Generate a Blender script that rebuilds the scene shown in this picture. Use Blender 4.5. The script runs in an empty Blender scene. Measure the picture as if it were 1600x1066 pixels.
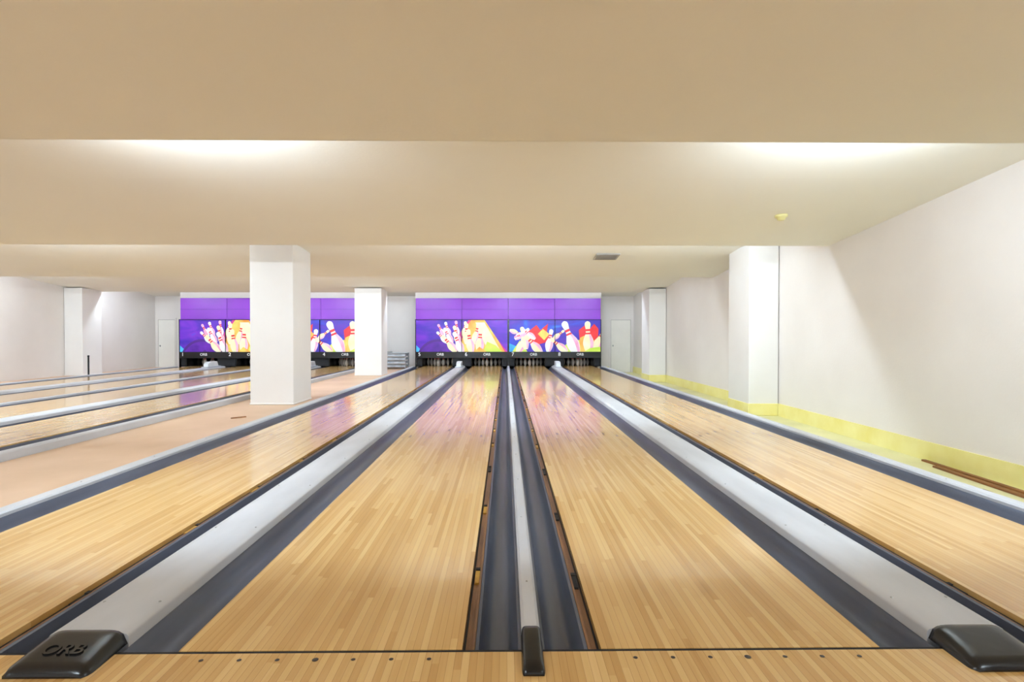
import bpy, math, random
from mathutils import Vector
random.seed(7)
sc = bpy.context.scene
sc.view_settings.view_transform = 'Standard'
sc.view_settings.look = 'None'
sc.view_settings.exposure = -0.12

# ---------------------------------------------------------------- helpers
def lin(c):
    o = []
    for v in c[:3]:
        v = v/255.0
        o.append(v/12.92 if v <= 0.04045 else ((v+0.055)/1.055)**2.4)
    return (o[0], o[1], o[2], 1.0)

def new_mat(name):
    m = bpy.data.materials.new(name); m.use_nodes = True
    nt = m.node_tree; b = nt.nodes['Principled BSDF']
    return m, nt, b

def ramp(nt, stops, interp='LINEAR'):
    r = nt.nodes.new('ShaderNodeValToRGB'); cr = r.color_ramp
    cr.interpolation = interp
    while len(cr.elements) < len(stops): cr.elements.new(0.5)
    for e, (p, c) in zip(cr.elements, stops):
        e.position = p; e.color = lin(c)
    return r

def math_node(nt, op, a=None, b=None, c=None):
    n = nt.nodes.new('ShaderNodeMath'); n.operation = op
    for i, v in enumerate((a, b, c)):
        if v is None: continue
        if isinstance(v, (int, float)): n.inputs[i].default_value = v
        else: nt.links.new(v, n.inputs[i])
    return n.outputs[0]

def mat_noise(name, c1, c2, rough=0.6, scale=3.0, bump=0.0, bscale=60, metal=0.0, coat=0.0, stretch=(1,1,1), spec=0.5):
    m, nt, b = new_mat(name)
    tc = nt.nodes.new('ShaderNodeTexCoord')
    mp = nt.nodes.new('ShaderNodeMapping'); mp.inputs['Scale'].default_value = stretch
    nt.links.new(tc.outputs['Object'], mp.inputs[0])
    n = nt.nodes.new('ShaderNodeTexNoise'); n.inputs['Scale'].default_value = scale
    n.inputs['Detail'].default_value = 5
    nt.links.new(mp.outputs[0], n.inputs['Vector'])
    r = ramp(nt, [(0.3, c1), (0.7, c2)])
    nt.links.new(n.outputs['Fac'], r.inputs[0])
    nt.links.new(r.outputs[0], b.inputs['Base Color'])
    b.inputs['Roughness'].default_value = rough
    b.inputs['Metallic'].default_value = metal
    b.inputs['Coat Weight'].default_value = coat
    b.inputs['Specular IOR Level'].default_value = spec
    if bump > 0:
        n2 = nt.nodes.new('ShaderNodeTexNoise'); n2.inputs['Scale'].default_value = bscale
        n2.inputs['Detail'].default_value = 4
        nt.links.new(mp.outputs[0], n2.inputs['Vector'])
        bp = nt.nodes.new('ShaderNodeBump'); bp.inputs['Strength'].default_value = bump
        bp.inputs['Distance'].default_value = 0.01
        nt.links.new(n2.outputs['Fac'], bp.inputs['Height'])
        nt.links.new(bp.outputs[0], b.inputs['Normal'])
    return m

def wood_lane(name, x_off=0.0):
    m, nt, b = new_mat(name)
    L = nt.links
    tc = nt.nodes.new('ShaderNodeTexCoord')
    sx = nt.nodes.new('ShaderNodeSeparateXYZ'); L.new(tc.outputs['Object'], sx.inputs[0])
    u = math_node(nt, 'DIVIDE', math_node(nt, 'ADD', sx.outputs[0], 50.0+x_off), 0.0270)
    idx = math_node(nt, 'FLOOR', u)
    wn = nt.nodes.new('ShaderNodeTexWhiteNoise'); wn.noise_dimensions = '1D'
    L.new(idx, wn.inputs['W'])
    seg = math_node(nt, 'FLOOR', math_node(nt, 'ADD', math_node(nt, 'DIVIDE', sx.outputs[1], 1.05), math_node(nt, 'MULTIPLY', wn.outputs['Value'], 9.0)))
    cx = nt.nodes.new('ShaderNodeCombineXYZ'); L.new(idx, cx.inputs[0]); L.new(seg, cx.inputs[1])
    w2 = nt.nodes.new('ShaderNodeTexWhiteNoise'); w2.noise_dimensions = '2D'
    L.new(cx.outputs[0], w2.inputs['Vector'])
    mp = nt.nodes.new('ShaderNodeMapping'); mp.inputs['Scale'].default_value = (60, 2.2, 1)
    L.new(tc.outputs['Object'], mp.inputs[0])
    off = nt.nodes.new('ShaderNodeVectorMath'); off.operation = 'ADD'
    L.new(mp.outputs[0], off.inputs[0]); L.new(w2.outputs['Color'], off.inputs[1])
    g = nt.nodes.new('ShaderNodeTexNoise'); g.inputs['Scale'].default_value = 1.0; g.inputs['Detail'].default_value = 5
    L.new(off.outputs[0], g.inputs['Vector'])
    f = math_node(nt, 'ADD', math_node(nt, 'MULTIPLY', w2.outputs['Value'], 0.62), math_node(nt, 'MULTIPLY', g.outputs['Fac'], 0.38))
    r = ramp(nt, [(0.08, (187, 140, 78)), (0.35, (206, 162, 97)), (0.6, (216, 175, 111)), (0.92, (229, 192, 131))])
    L.new(f, r.inputs[0])
    fr = math_node(nt, 'FRACT', u)
    e = math_node(nt, 'LESS_THAN', fr, 0.06)
    mx = nt.nodes.new('ShaderNodeMixRGB'); mx.blend_type = 'MULTIPLY'
    L.new(math_node(nt, 'MULTIPLY', e, 0.45), mx.inputs[0])
    L.new(r.outputs[0], mx.inputs[1]); mx.inputs[2].default_value = lin((150, 100, 50))
    L.new(mx.outputs[0], b.inputs['Base Color'])
    b.inputs['Roughness'].default_value = 0.17
    b.inputs['Coat Weight'].default_value = 0.32
    b.inputs['Coat Roughness'].default_value = 0.06
    bp = nt.nodes.new('ShaderNodeBump'); bp.inputs['Strength'].default_value = 0.003; bp.inputs['Distance'].default_value = 0.01
    L.new(g.outputs['Fac'], bp.inputs['Height']); L.new(bp.outputs[0], b.inputs['Normal'])
    return m

class MB:
    def __init__(s): s.v=[]; s.f=[]; s.m=[]; s.sm=[]
    def face(s, idx, m=0, sm=False): s.f.append(idx); s.m.append(m); s.sm.append(sm)
    def box(s, x0,x1,y0,y1,z0,z1,m=0):
        b=len(s.v)
        s.v += [(x0,y0,z0),(x1,y0,z0),(x1,y1,z0),(x0,y1,z0),(x0,y0,z1),(x1,y0,z1),(x1,y1,z1),(x0,y1,z1)]
        for q in ((0,3,2,1),(4,5,6,7),(0,1,5,4),(1,2,6,5),(2,3,7,6),(3,0,4,7)):
            s.face([b+i for i in q], m)
    def ext_y(s, prof, y0, y1, m=0, sm=False, caps=True):
        b=len(s.v); n=len(prof)
        s.v += [(p[0],y0,p[1]) for p in prof]+[(p[0],y1,p[1]) for p in prof]
        for i in range(n):
            j=(i+1)%n
            s.face([b+i,b+j,b+n+j,b+n+i], m, sm)
        if caps:
            s.face([b+i for i in range(n)][::-1], m); s.face([b+n+i for i in range(n)], m)
    def ext_x(s, prof, x0, x1, m=0):
        b=len(s.v); n=len(prof)
        s.v += [(x0,p[0],p[1]) for p in prof]+[(x1,p[0],p[1]) for p in prof]
        for i in range(n):
            j=(i+1)%n
            s.face([b+i,b+j,b+n+j,b+n+i], m)
        s.face([b+i for i in range(n)][::-1], m); s.face([b+n+i for i in range(n)], m)
    def poly(s, pts, m=0):
        b=len(s.v); s.v += pts; s.face([b+i for i in range(len(pts))], m)
    def lathe(s, prof, cx, cy, z0, m=0, seg=16, mfun=None):
        b=len(s.v); n=len(prof)
        for (h,r) in prof:
            for k in range(seg):
                a=2*math.pi*k/seg
                s.v.append((cx+max(r,0.0005)*math.cos(a), cy+max(r,0.0005)*math.sin(a), z0+h))
        for i in range(n-1):
            mm = mfun(0.5*(prof[i][0]+prof[i+1][0])) if mfun else m
            for k in range(seg):
                l=(k+1)%seg
                s.face([b+i*seg+k,b+i*seg+l,b+(i+1)*seg+l,b+(i+1)*seg+k], mm, True)
        s.face([b+(n-1)*seg+k for k in range(seg)], mfun(prof[-1][0]) if mfun else m)
        s.face([b+k for k in range(seg)][::-1], m)
    def cyl_x(s, x0,x1,cy,cz,r,m=0,seg=8):
        b=len(s.v)
        for x in (x0,x1):
            for k in range(seg):
                a=2*math.pi*k/seg; s.v.append((x,cy+r*math.cos(a),cz+r*math.sin(a)))
        for k in range(seg):
            l=(k+1)%seg; s.face([b+k,b+l,b+seg+l,b+seg+k],m,True)
        s.face([b+k for k in range(seg)][::-1],0); s.face([b+seg+k for k in range(seg)],0)
    def obj(s, name, mats, parent=None, bevel=0.0, recalc=True):
        me=bpy.data.meshes.new(name); me.from_pydata(s.v,[],s.f)
        for mt in mats: me.materials.append(mt)
        for p,mi,sm in zip(me.polygons,s.m,s.sm): p.material_index=mi; p.use_smooth=sm
        me.update()
        if recalc:
            import bmesh
            bm=bmesh.new(); bm.from_mesh(me); bmesh.ops.recalc_face_normals(bm, faces=bm.faces); bm.to_mesh(me); bm.free()
        o=bpy.data.objects.new(name,me); sc.collection.objects.link(o)
        if bevel>0:
            md=o.modifiers.new('bevel','BEVEL'); md.width=bevel; md.segments=2; md.limit_method='ANGLE'
        if parent: o.parent=parent
        return o

def empty(name):
    e=bpy.data.objects.new(name,None); sc.collection.objects.link(e); return e

def text_obj(name, body, loc, size, mat, parent, rot=(math.pi/2,0,0), extrude=0.002, bold=0.0, shear=0.0, align='CENTER'):
    c=bpy.data.curves.new(name,'FONT'); c.body=body; c.size=size; c.extrude=extrude; c.offset=bold; c.shear=shear
    c.align_x=align; c.align_y='CENTER'
    c.materials.append(mat)
    o=bpy.data.objects.new(name,c); sc.collection.objects.link(o)
    o.location=loc; o.rotation_euler=rot
    if parent: o.parent=parent
    return o

# ---------------------------------------------------------------- materials
M_wall = mat_noise('painted_wall', (224,215,208), (232,224,218), 0.7, 0.8, 0.15, 40)
M_wood = wood_lane('maple_boards')
M_ceil = mat_noise('painted_ceiling', (239,234,224), (242,238,229), 0.75, 0.5, 0.1, 30)
M_col  = mat_noise('pillar_paint', (230,225,220), (236,232,228), 0.6, 1.0, 0.1, 30)
M_gut  = mat_noise('gutter_plastic', (50,54,68), (82,88,104), 0.38, 1.2, 0.05, 20, stretch=(6,0.6,6))
M_cap  = mat_noise('divider_grey', (184,184,187), (202,202,205), 0.45, 2.5, 0.05, 30, stretch=(2,0.5,1))
M_brown= mat_noise('edge_brown', (92,58,30), (136,92,52), 0.45, 6, 0.2, 30, stretch=(4,0.5,4))
M_under= mat_noise('substructure', (30,22,16), (50,36,24), 0.7, 4)
M_rust = mat_noise('bracket_brass', (150,106,28), (196,150,54), 0.5, 12, metal=0.1)
M_black= mat_noise('black_plastic', (8,8,10), (18,18,20), 0.25, 6, 0.1, 15)
M_dark = mat_noise('dark_matte', (10,10,12), (22,20,24), 0.8, 3)
M_yel  = mat_noise('yellow_paint', (232,218,132), (240,230,160), 0.5, 3, 0.1, 20)
M_yfl  = mat_noise('yellowish_floor', (210,204,150), (230,224,172), 0.5, 1.5, 0.1, 15)
M_tan  = mat_noise('tan_floor', (208,172,138), (222,188,158), 0.45, 1.2, 0.05, 20)
M_arrow= mat_noise('arrow_brown', (70,30,16), (84,36,20), 0.4, 5)
M_dot  = mat_noise('dot_dark', (36,20,10), (46,26,12), 0.4, 5)
M_purp = mat_noise('purple_panel', (124,42,174), (140,52,192), 0.4, 0.6)
M_purpd= mat_noise('purple_seam', (70,24,120), (80,30,130), 0.5, 1)
M_white= mat_noise('white_print', (240,238,236), (250,248,246), 0.5, 3)
M_red  = mat_noise('red_print', (214,28,40), (236,50,50), 0.4, 5)
M_pin_shaded = mat_noise('pin_white_shaded', (176,164,154), (200,190,180), 0.3, 5)  # white pins, with the shade of the pit mixed into the base colour
M_cream= mat_noise('cream_print', (250,232,176), (255,246,212), 0.4, 3)
M_pinkp= mat_noise('pink_print', (236,150,190), (250,200,220), 0.4, 4)
M_glow = mat_noise('orange_yellow_print', (246,140,50), (255,226,110), 0.4, 2.2)
M_lime = mat_noise('lime_print', (190,220,60), (236,240,110), 0.4, 2.0)
M_mag  = mat_noise('magenta_print', (190,30,150), (226,60,130), 0.4, 2.5)
M_ball = mat_noise('violet_ball_print', (66,22,130), (110,40,180), 0.3, 3)
M_cyan = mat_noise('cyan_print', (30,130,220), (80,200,236), 0.4, 3)
M_grey = mat_noise('machine_grey', (150,156,164), (196,200,206), 0.4, 6)
M_lgrey= mat_noise('light_grey', (206,208,210), (222,224,226), 0.4, 6)
M_door = mat_noise('door_paint', (232,226,216), (238,232,222), 0.5, 2)
M_seam = mat_noise('shadow_gap', (120,112,104), (140,130,120), 0.7, 3)
M_plank= mat_noise('plank_wood', (110,66,30), (146,92,46), 0.5, 5, stretch=(8,1,8))
M_det  = mat_noise('detector_plastic', (220,208,140), (230,220,160), 0.4, 5)
M_vent = mat_noise('vent_metal', (150,148,142), (176,172,166), 0.5, 5)
M_metal= mat_noise('brushed_metal', (150,150,150), (180,180,180), 0.3, 8, metal=0.9)

def art_bg(name, stops, scale, seed):
    m, nt, b = new_mat(name)
    tc = nt.nodes.new('ShaderNodeTexCoord')
    mp = nt.nodes.new('ShaderNodeMapping'); mp.inputs['Location'].default_value=(seed,0,seed*2)
    mp.inputs['Rotation'].default_value=(0,0.6,0); mp.inputs['Scale'].default_value=(0.7,1,1.6)
    nt.links.new(tc.outputs['Object'], mp.inputs[0])
    n = nt.nodes.new('ShaderNodeTexNoise'); n.inputs['Scale'].default_value=scale; n.inputs['Detail'].default_value=4
    n.inputs['Distortion'].default_value=1.2
    nt.links.new(mp.outputs[0], n.inputs['Vector'])
    r = ramp(nt, stops); nt.links.new(n.outputs['Fac'], r.inputs[0])
    nt.links.new(r.outputs[0], b.inputs['Base Color']); b.inputs['Roughness'].default_value=0.35
    return m
M_artA = art_bg('art_background_violet', [(0.3,(40,30,150)),(0.5,(90,34,180)),(0.65,(120,44,190)),(0.8,(50,90,210))], 1.1, 3.1)
M_artB = art_bg('art_background_blue', [(0.3,(90,30,170)),(0.5,(60,36,170)),(0.66,(40,70,200)),(0.85,(60,150,220))], 1.1, 8.7)

def emis(name, col, s):
    m, nt, b = new_mat(name)
    b.inputs['Base Color'].default_value=(1,1,1,1)
    b.inputs['Emission Color'].default_value=col; b.inputs['Emission Strength'].default_value=s
    return m
M_tube = {k:emis('fluorescent_tube_%d'%k, (0.70,0.855,1.0,1), s) for k,s in {0:310,1:680,2:420,3:420,4:260}.items()}

# ---------------------------------------------------------------- dimensions
FY=2.046; EY=21.1
XL,XR=-13.2,4.87
YB=20.9; YR=-3.0
FZ=-0.28
EDGE=[-0.75,3.79,8.25,12.85,17.45]
HB,HT=2.507,2.955

# ---------------------------------------------------------------- room
b=MB(); b.box(XL-.2,XR+.2,YR,22.2,FZ-.1,FZ,0); b.obj('floor',[M_yfl])
b=MB(); b.box(-4.91,-3.385,FY,YB,FZ,-0.07,0); b.box(XL,-11.87,FY,YB,FZ,-0.07,0); b.obj('floor_walkway',[M_tan])
b=MB(); b.box(XL,XR,YR,FY-.018,FZ,0,0)
b.box(XL,XR,FY-.018,FY-.002,FZ,-0.002,1)
ap=b.obj('floor_approach',[M_wood,M_dark])
b=MB(); b.box(XR,XR+.2,YR,22.2,FZ,3.2,0); b.obj('wall_right',[M_wall])
b=MB(); b.box(XL-.2,XL,YR,22.2,FZ,3.2,0); b.obj('wall_left',[M_wall])
b=MB()
for x0,x1 in ((XL,-11.80),(-5.0,-3.29),(3.50,XR)): b.box(x0,x1,YB,YB+.15,FZ,3.0,0)
for x0,x1 in ((-11.80,-5.0),(-3.29,3.50)): b.box(x0,x1,20.12,YB+.15,2.48,3.0,0)
b.box(XL,XR,22.0,22.2,FZ,3.0,0)
b.obj('wall_back',[M_wall])
prof=[(YR,HB+.22)]
for i,e in enumerate(EDGE):
    prof.append((e,HB)); prof.append((e+.02,HB)); prof.append((e+.02,HT))
prof.append((22.2,HT-.101*(22.2-EDGE[-1])))
prof += [(22.2,3.3),(YR,3.3)]
b=MB(); b.ext_x(prof,XL-.2,XR+.2,0); b.obj('ceiling',[M_ceil])

# ---------------------------------------------------------------- pillars
def pillar(x0,x1,y0,y1,z0,base=None):
    b=MB(); zt=HT-.101*((y0+y1)/2-max(e for e in EDGE if e<y0))
    b.box(x0,x1,y0,y1,z0,zt+.02,0)
    b.box(x0-.012,x1+.012,y0-.012,y1+.012,z0,z0+(0.22 if base else .03),1)
    b.obj('pillar',[M_col, M_yel if base else M_col],bevel=.012)
pillar(-4.50,-3.74,9.74,10.62,-.07)
pillar(-4.54,-3.73,16.6,17.4,-.07)
pillar(4.33,XR-.013,9.74,10.64,FZ,True)
pillar(4.34,XR-.013,16.6,17.5,FZ,True)
pillar(XL+.013,-12.65,16.6,17.4,-.07)
pillar(XL+.013,-12.65,9.74,10.64,-.07)

b=MB(); b.box(XR-.02,XR,FY,9.72,FZ,-.06); b.box(XR-.02,XR,10.66,16.58,FZ,-.06); b.box(XR-.02,XR,17.52,YB,FZ,-.06); b.box(3.62,3.93,YB-.02,YB,FZ,-.06)
b.obj('baseboard_right',[M_yel])

# ---------------------------------------------------------------- lanes
LW=1.052
def gutter_prof(x0,x1,top=-.012,depth=.075,n=14):
    pts=[]
    w=x1-x0
    pts.append((x0,top)); 
    for i in range(n+1):
        t=i/n; x=x0+.012+(w-.024)*t
        s=abs(2*t-1)
        z=top-.004-depth*(1-s**3.2)
        pts.append((x,z))
    pts.append((x1,top))
    low=[(x1,top-depth-.03),(x0,top-depth-.03)]
    return pts+low

def lane(x0):
    e=empty('bowling_lane')
    b=MB(); x1=x0+LW
    b.box(x0,x1,FY,EY,-.06,0,0)
    b.box(x0+.02,x1-.02,FY,EY,FZ,-.06,2)
    xc=(x0+x1)/2
    for k in range(-3,4):
        ax=xc+k*.136; ay=FY+4.70-abs(k)*.13
        z=.0012
        b.poly([(ax-.016,ay-.07,z),(ax,ay-.035,z),(ax+.016,ay-.07,z),(ax,ay+.08,z)],1)
    b.obj('lane_surface',[M_wood,M_arrow,M_under],e,recalc=False)
    return e

def gutter(x0,x1,p):
    b=MB(); b.ext_y(gutter_prof(x0,x1),FY+.002,19.93,0,True)
    b.box(x0+.01,x1-.01,FY+.01,19.93,FZ,-.13,1)
    o=b.obj('gutter',[M_gut,M_dark],p)
    md=o.modifiers.new('es','EDGE_SPLIT'); md.split_angle=math.radians(50)

def ledge(x0,x1,p,side):
    """brown ledge beside the lane; side = +1 when lane lies at larger x"""
    b=MB(); b.box(x0,x1,FY+.002,19.93,FZ,-.026,0)
    g0,g1=(x1-.010,x1-.001) if side>0 else (x0+.001,x0+.010)
    b.box(g0,g1,FY+.004,19.93,-.027,-.025,2)
    c0,c1=(x0+.002,x0+.012) if side>0 else (x1-.012,x1-.002)
    b.box(c0,c1,FY+.004,19.93,-.027,-.012,0)
    y=FY+.30+random.uniform(0,.3)
    while y<19.4:
        L=random.uniform(.08,.16)
        b.box(x0+.013,x1-.013,y,y+L,-.027,-.016,1 if random.random()<.6 else 2)
        b.box(x0+.013,x1-.013,y+L,y+L+.025,-.027,-.010,2)
        y+=random.uniform(.85,1.15)
    b.obj('edge_ledge',[M_brown,M_rust,M_dark],p,bevel=.002)

def cover(x0,x1,h=.045):
    b=MB(); w=x1-x0
    pr=[(x0,-.09),(x0,h-.02)]
    for i in range(9):
        t=i/8; pr.append((x0+.008+(w-.016)*t,h-.010+.012*(1-(2*t-1)**2)**.5))
    pr+=[(x1,h-.02),(x1,-.09)]
    b.ext_y(pr,2.101,19.6,0,True)
    b.box(x0+.03,x1-.03,2.101,19.6,FZ,-.09,1)
    y=FY+.3
    while y<10:
        for x in (x0+.035,x1-.035):
            b.lathe([(0,.007),(.003,.005)],x,y,h-.0045,1,8)
        y+=.9
    o=b.obj('ball_return_cover',[M_cap,M_metal])
    md=o.modifiers.new('es','EDGE_SPLIT'); md.split_angle=math.radians(40)

def divider(x0,x1,h=.012,ys=FY+.02):
    b=MB(); r=.012
    b.ext_y([(x0,FZ),(x0,h-r),(x0+r,h),(x1-r,h),(x1,h-r),(x1,FZ)],ys,19.9,0,False)
    y=FY+.5
    while y<10:
        b.lathe([(0,.006),(.003,.004)],(x0+x1)/2,y,h-.0005,1,8); y+=.9
    b.obj('lane_divider',[M_cap,M_metal])

def hood(x0,x1,ya,yb,h,kind,text=None):
    b=MB(); NU,NV=18,14
    xc=(x0+x1)/2; w=(x1-x0)/2
    for j in range(NV+1):
        v=j/NV
        y=yb+(ya-yb)*v
        hh=h*(1-.55*v**1.3)*(1-max(0,(v-.86)/.14)**2*.75)
        if v<.08: hh*= .93+.07*v/.08
        ww=w*(1+.03*v)*(1-max(0,(v-.8)/.2)**3*.12)
        for i in range(NU+1):
            u=-1+2*i/NU
            z=.001+hh*(1-abs(u)**7)**.6
            b.v.append((xc+ww*u,y,z))
    for j in range(NV):
        for i in range(NU):
            a=j*(NU+1)+i; b.face([a,a+1,a+NU+2,a+NU+1],0,True)
    def skirt(ids):
        bb=len(b.v)
        for i in ids: x,y,z=b.v[i]; b.v.append((x,y,.0005))
        for k in range(len(ids)-1): b.face([ids[k],ids[k+1],bb+k+1,bb+k],0,False)
    skirt([i for i in range(NU+1)]); skirt([NV*(NU+1)+i for i in range(NU+1)])
    skirt([j*(NU+1) for j in range(NV+1)]); skirt([j*(NU+1)+NU for j in range(NV+1)])
    o=b.obj(kind,[M_black])
    if text:
        text_obj('lettering',text,(xc,(ya*.55+yb*.45),h*.80),.075,M_black,o,rot=(math.atan2(h*.5,yb-ya),0,0),extrude=.003,bold=.001)
    return o

PINP=[(0,.026),(.02,.036),(.06,.050),(.114,.0605),(.16,.055),(.2,.040),(.235,.027),(.25,.0235),(.27,.0235),(.29,.024),(.33,.031),(.35,.032),(.37,.024),(.381,.002)]
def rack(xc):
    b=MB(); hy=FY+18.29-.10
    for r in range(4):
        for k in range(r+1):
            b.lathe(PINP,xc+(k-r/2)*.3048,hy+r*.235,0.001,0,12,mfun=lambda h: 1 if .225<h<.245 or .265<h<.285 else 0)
    b.obj('bowling_pin_rack',[M_pin_shaded,M_red])

def lane_bank(dx,first):
    l=[ -3.0, -1.215, .358, 2.140 ]
    A,B,C,D=[lane(x+dx) for x in l]
    for x in l: rack(x+dx+LW/2)
    gutter(dx-3.275,dx-3.0,A); divider(dx-3.385,dx-3.277,.02)
    gutter(dx+3.192,dx+3.467,D); divider(dx+3.469,dx+3.577,.02)
    ledge(dx-1.948,dx-1.902,A,-1); gutter(dx-1.902,dx-1.742,A); cover(dx-1.740,dx-1.437); gutter(dx-1.435,dx-1.215,B)
    gutter(dx+1.410,dx+1.632,C); cover(dx+1.634,dx+1.938); gutter(dx+1.94,dx+2.094,D); ledge(dx+2.094,dx+2.140,D,1)
    ledge(dx-.163,dx-.115,B,-1); gutter(dx-.115,dx+.060,B); divider(dx+.062,dx+.134,.03,2.121); gutter(dx+.136,dx+.310,C); ledge(dx+.310,dx+.358,C,1)
    hood(dx-1.735,dx-1.44,1.885,2.10,.056,'ball_return_end_hood','ORB')
    hood(dx+1.638,dx+1.935,1.885,2.10,.056,'ball_return_end_hood')
    hood(dx+.058,dx+.138,1.88,2.12,.05,'divider_end_cap')
    for xc in (dx-1.588,dx+1.786):
        b=MB(); z=.047
        b.ext_x([(18.6,z),(18.62,z+.13),(18.78,z+.19),(19.2,z+.19),(19.3,z)],xc-.08,xc+.08,0)
        b.box(xc-.13,xc+.13,18.55,19.35,z,z+.03,1)
        b.obj('ball_return_guard',[M_lgrey,M_grey],bevel=.012)
    b=MB()
    for x in l:
        xc=x+LW/2
        for k in range(-3,4):
            cx=xc+k*.137; r=.012 if k==0 else .0085
            b.poly([(dx+cx+r*math.cos(a*math.pi/6),1.985+r*math.sin(a*math.pi/6),.0012) for a in range(12)],0)
    b.obj('approach_dot_marking',[M_dot],recalc=False)

lane_bank(0,5); lane_bank(-8.49,1)

# ---------------------------------------------------------------- masking units
PX=1/43.1
def clip(poly,xa,xb,ya,yb):
    def cl(P,ins,inter):
        o=[]
        for i in range(len(P)):
            a=P[i-1];c=P[i]
            if ins(c):
                if not ins(a): o.append(inter(a,c))
                o.append(c)
            elif ins(a): o.append(inter(a,c))
        return o
    def ix(v): return lambda a,c:(v,a[1]+(c[1]-a[1])*(v-a[0])/(c[0]-a[0]))
    def iy(v): return lambda a,c:(a[0]+(c[0]-a[0])*(v-a[1])/(c[1]-a[1]),v)
    for ins,inter in ((lambda p:p[0]>=xa,ix(xa)),(lambda p:p[0]<=xb,ix(xb)),(lambda p:p[1]>=ya,iy(ya)),(lambda p:p[1]<=yb,iy(yb))):
        poly=cl(poly,ins,inter)
        if len(poly)<3: return []
    return poly

def masking(x0,x1,kind,nums):
    W=x1-x0; yf=19.95
    e=empty('bowling_masking_unit')
    b=MB()
    for k in range(2):
        b.box(x0+k*W/2+.006,x0+(k+1)*W/2-.006,yf+.10,yf+.13,1.70,2.48,0)
    b.box(x0,x1,yf+.13,yf+.15,1.68,2.48,1)
    b.box(x0,x1,yf+.09,yf+.12,2.07,2.078,1)
    b.obj('upper_panel',[M_purp,M_purpd],e)
    b=MB()
    b.box(x0+.03,x1-.03,yf,yf+.06,.53,1.69,0)
    b.obj('picture_panel',[M_artA if kind=='A' else M_artB],e)
    b=MB(); MT=[M_white,M_red,M_cream,M_pinkp,M_glow,M_lime,M_mag,M_ball,M_cyan,M_purpd]
    lay=[0]
    def add(poly,m):
        P=clip(poly,1.5,W/PX-1.5,0.2,49.8)
        if len(P)<3: return
        lay[0]+=1; y=yf-.0005*lay[0]
        b.poly([(x0+p[0]*PX,y,1.69-p[1]*PX) for p in P],m)
    def R(h):
        for i in range(len(PINP)-1):
            if PINP[i][0]<=h<=PINP[i+1][0]:
                t=(h-PINP[i][0])/(PINP[i+1][0]-PINP[i][0])
                p0=PINP[max(0,i-1)][1]; p1=PINP[i][1]; p2=PINP[i+1][1]; p3=PINP[min(len(PINP)-1,i+2)][1]
                if i>=len(PINP)-2: return p1*math.sqrt(max(0,1-t*t))
                return .5*((2*p1)+(-p0+p2)*t+(2*p0-5*p1+4*p2-p3)*t*t+(-p0+3*p1-3*p2+p3)*t**3)
        return 0
    def pin(cx,cy,ang,L,m=2,stripe=1):
        s=L/.381; ca,sa=math.cos(ang),math.sin(ang)
        def tr(px,h): return (cx+px*ca+h*sa, cy+px*sa-h*ca)
        def sil(h0,h1,sc_=1.0,sh=0):
            n=max(3,int((h1-h0)/.012)); hs=[h0+(h1-h0)*i/n for i in range(n+1)]
            L_=[tr((-R(h)*sc_+sh*R(h))*s*1.08,h*s) for h in hs]; R_=[tr((R(h)*sc_+sh*R(h))*s*1.08,h*s) for h in reversed(hs)]
            return L_+R_
        add(sil(0,.3805),m)
        add(sil(.01,.24,.3,.62), 3 if m!=3 else 0)
        add(sil(.225,.245),stripe); add(sil(.262,.288),stripe)
    def disc(cx,cy,r,m,n=36): add([(cx+r*math.cos(2*math.pi*i/n),cy+r*math.sin(2*math.pi*i/n)) for i in range(n)],m)
    if kind=='A':
        add([(0,50),(0,38),(12,50)],8)
        add([(60,50),(70,20),(86,-4),(104,0),(144,50)],6)
        add([(66,50),(80,10),(92,-6),(108,0),(128,30),(140,50)],4)
        add([(94,4),(108,4),(134,50),(114,50)],2)
        add([(112,34),(126,40),(140,54),(104,54)],5)
        disc(36,64,34,9); disc(36,65,31,7); disc(40,50,3,9); disc(45,52,3,9)
        for cx,cy,a,L,m in ((46,26,-.5,22,3),(54,26,-.3,24,0),(66,26,-.1,25,3),(76,27,.1,25,2),(50,36,-.75,24,0),(58,36,-.5,27,0),(68,38,-.25,30,2),(80,38,0,33,2),(92,38,.2,34,2),(64,50,-.7,34,2),(74,52,-.4,36,0),(88,52,-.15,38,2),(100,52,.05,40,2)):
            pin(cx,cy,a,L,m)
        add([(92,50),(100,42),(112,50)],4)
    else:
        add([(0,50),(0,36),(14,42),(26,50)],8)
        add([(26,22),(44,8),(50,16),(62,6),(60,22),(74,30),(56,36),(40,40)],1)
        add([(46,22),(54,14),(64,22),(56,32)],4)
        add([(6,50),(18,32),(30,50)],5)
        for cx,cy,a,L,m in ((2,16,1.9,22,2),(10,30,.95,28,0),(14,52,.5,36,2),(28,46,-.2,36,2),(30,20,-1.9,22,3),(42,30,-.9,26,0),(52,52,-.75,38,2),(62,50,.15,36,0),(70,30,.9,22,2)):
            pin(cx,cy,a,L,m)
        add([(84,50),(90,38),(102,34),(120,28),(144,34),(144,50)],5)
        add([(112,40),(110,16),(120,8),(126,16),(134,6),(141,14),(140,34),(124,40)],1)
        add([(112,50),(112,28),(124,22),(128,36),(140,28),(140,50)],4)
        pin(92,50,-.9,34,2); pin(108,54,-.4,56,0); pin(126,52,-.05,50,2); pin(136,50,.35,42,2)
        add([(118,50),(128,44),(144,42),(144,50)],5)
    b.obj('printed_picture',MT,e,recalc=False)
    b=MB()
    b.box(x0+.03,x1-.03,yf-.045,yf+.02,1.69,1.705,1); b.box(x0+.03,x1-.03,yf-.045,yf+.02,.52,.535,1)
    b.box(x0+W/2-.006,x0+W/2+.006,yf-.05,yf+.03,.53,1.69,1)
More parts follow.
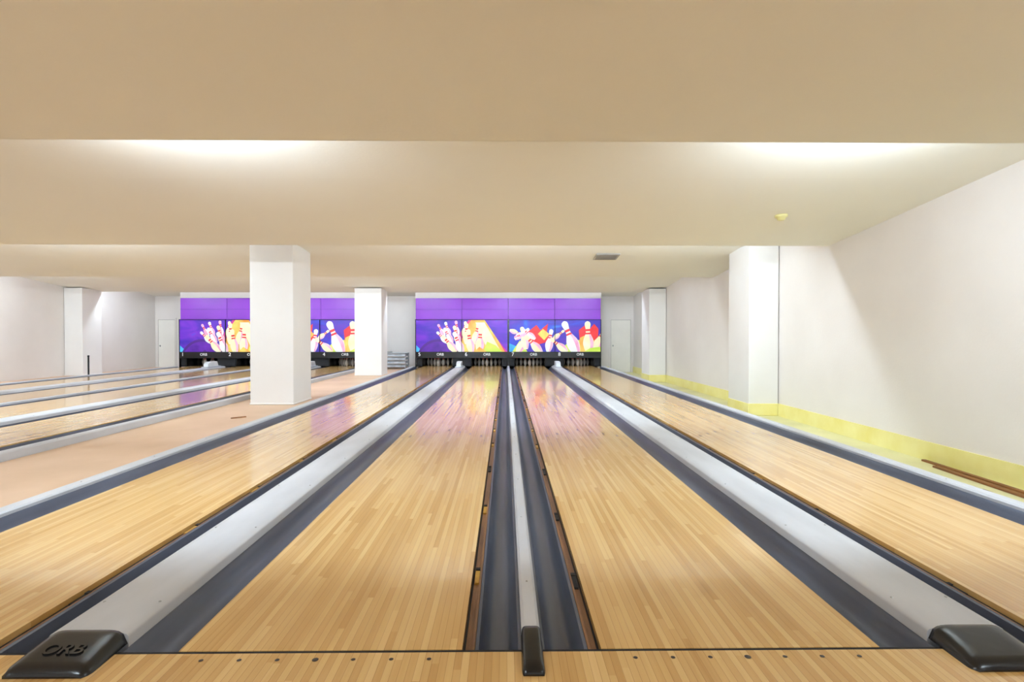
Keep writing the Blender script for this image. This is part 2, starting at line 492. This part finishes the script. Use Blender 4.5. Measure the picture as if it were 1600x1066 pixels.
    b.box(x0,x0+.03,yf-.0,yf+.10,-.2,1.71,0); b.box(x1-.03,x1,yf-.0,yf+.10,-.2,1.71,0)
    b.box(x0+.03,x1-.03,yf-.05,yf+.08,.31,.52,0)
    b.box(x0+.03,x1-.03,yf-.055,yf-.04,.307,.317,1)
    b.obj('lower_frame',[M_black,M_dark],e)
    for k,n in enumerate(nums):
        text_obj('lane_number',str(n),(x0+.16+k*W/2,yf-.053,.44),.18,M_white,e)
        text_obj('maker_lettering','ORB',(x0+W*.27+k*W/2,yf-.053,.437),.13,M_white,e)
    b=MB()
    b.box(x0,x1,21.55,21.6,FZ,1.9,0)
    b.box(x0,x1,yf+.1,21.55,.55,.6,0)
    b.box(x0,x1,21.12,21.55,FZ,-.08,0)
    b.obj('pit_interior',[M_dark],e)
    return e
def kick(xa,xb):
    b=MB(); b.box(xa,xb,19.99,21.11,.0,.305,0); b.box(xa+.02,xb-.02,19.97,19.99,.02,.29,1); b.obj('pinsetter_kickback',[M_black,M_dark],bevel=.01)
for dx,n in ((0,5),(-8.49,1)):
    masking(dx-3.27,dx+.096,'A',(n,n+1)); masking(dx+.100,dx+3.475,'B',(n+2,n+3))
    for xa,xb in ((-3.23,-3.02),(-1.92,-1.24),(-.14,.06),(.136,.335),(1.43,2.12),(3.21,3.44)):
        kick(dx+xa,dx+xb)

# ---------------------------------------------------------------- doors
def door(name,x0,x1,zt):
    b=MB()
    b.box(x0-.06,x0,YB-.03,YB-.001,FZ,zt+.06,0); b.box(x1,x1+.05,YB-.03,YB-.001,FZ,zt+.06,0); b.box(x0,x1,YB-.03,YB-.001,zt,zt+.06,0)
    b.box(x0,x1,YB-.006,YB-.001,FZ+.01,zt,2)
    b.box(x0+.012,x1-.012,YB-.022,YB-.006,FZ+.012,zt-.012,1)
    b.lathe([(0,.02),(.02,.025),(.04,.02)],x0+.08,YB-.045,.72,3,10)
    b.box(x0+.07,x0+.09,YB-.05,YB-.02,.70,.72,3)
    b.obj(name,[M_wall,M_door,M_seam,M_metal])
door('door_1',4.00,4.76,1.72); door('door_2',-13.08,-12.45,1.72)

# equipment rack between banks
b=MB()
x0,x1,y0,y1=-4.6,-3.55,19.6,20.3
for x in (x0,x1-.04):
    for y in (y0,y1-.04): b.box(x,x+.04,y,y+.04,-.07,.5,1)
for z,m in ((.0,0),(.13,0),(.26,0),(.39,0)):
    b.box(x0+.02,x1-.02,y0-.01,y1,z,z+.07,m); b.box(x0+.06,x1-.06,y0-.03,y0,z+.08,z+.10,1)
b.box(x0,x1,y0,y1,.47,.50,0)
b.box(x0+.1,x0+.45,y0+.1,y1-.1,.50,.55,1)
b.obj('equipment_rack',[M_grey,M_metal],bevel=.006)

# post at left wall
b=MB(); b.lathe([(0,.06),(.015,.06),(.02,.022),(.60,.022),(.61,.028),(.63,.028),(.64,.01)],-11.95,15.9,-.07,0,14); b.obj('barrier_post',[M_dark])

# planks
def plank(p0,p1,w,h,z0=FZ,name='wooden_plank'):
    d=Vector((p1[0]-p0[0],p1[1]-p0[1],0)); n=Vector((-d.y,d.x,0)).normalized()*w/2
    b=MB(); pts=[Vector((p0[0],p0[1],0))-n,Vector((p0[0],p0[1],0))+n,Vector((p1[0],p1[1],0))+n,Vector((p1[0],p1[1],0))-n]
    b.v=[(p.x,p.y,z0) for p in pts]+[(p.x,p.y,z0+h) for p in pts]
    for q in ((0,3,2,1),(4,5,6,7),(0,1,5,4),(1,2,6,5),(2,3,7,6),(3,0,4,7)): b.face(list(q),0)
    b.obj(name,[M_plank],bevel=.003)
plank((4.80,6.25),(4.74,4.85),.05,.02); plank((4.70,5.95),(4.62,4.7),.06,.02); plank((4.42,5.05),(4.36,4.5),.05,.02)
plank((-4.05,8.15),(-3.90,8.3),.03,.015,-.07,'wood_offcut')

# ceiling details
def ceil_z(y):
    e=max(e for e in EDGE if e<y); return HT-.101*(y-e-.02)
b=MB(); b.lathe([(-.06,.03),(-.05,.045),(-.025,.055),(-.02,.075),(0.01,.075)],3.42,6.81,ceil_z(6.81)-.003,0,20); b.obj('smoke_detector',[M_det])
b=MB(); cz=ceil_z(10.8)
b.box(-.23,.23,-.23,.23,-.012,.0,0)
for i in range(9):
    y=-.19+i*.045; b.box(-.2,.2,y,y+.022,-.018,-.012,1)
o=b.obj('ceiling_vent',[M_vent,M_seam]); o.location=(1.98,10.8,cz-.001); o.rotation_euler=(-.1008,0,0)

# ---------------------------------------------------------------- cove light fixtures on the hidden back of each ceiling step
def fixture(x,row,L=1.2):
    y=EDGE[row]+.02; z=2.69 if row<2 else 2.63
    b=MB(); b.box(x-L/2-.03,x+L/2+.03,y+.001,y+.045,z-.04,z+.04,0)
    for xx in (x-L/2-.03,x+L/2): b.box(xx,xx+.03,y+.045,y+.10,z-.02,z+.02,0)
    b.cyl_x(x-L/2,x+L/2,y+.078,z,.016,1)
    b.obj('fluorescent_light',[M_lgrey,M_tube[row]])
rows={0:(-7.85,-2.5,2.85),1:(-7.85,-2.5,2.85),2:(-11.0,-7.9,-6.6,-1.0,.4,3.0),3:(-11.8,-7.5,-5.0,-1.6,2.2),4:(-12.0,-8.6,-6.2,-3.0,.2,3.0)}
for r,xs in rows.items():
    for x in xs: fixture(x,r)

# ---------------------------------------------------------------- world
w=bpy.data.worlds.new('World'); sc.world=w; w.use_nodes=True
bg=w.node_tree.nodes['Background']; bg.inputs[0].default_value=(1.0,.96,.91,1); bg.inputs[1].default_value=1.0  # even fill light, added to come in through the open rear of the room

# ---------------------------------------------------------------- camera
cam=bpy.data.cameras.new('Camera'); co=bpy.data.objects.new('Camera',cam); sc.collection.objects.link(co)
cam.sensor_width=36; cam.lens=860/1600*36
co.location=(0,0,1.18)
co.rotation_euler=(math.pi/2-11/860,0,-10/860)
cam.clip_start=.05; cam.clip_end=100
sc.camera=co
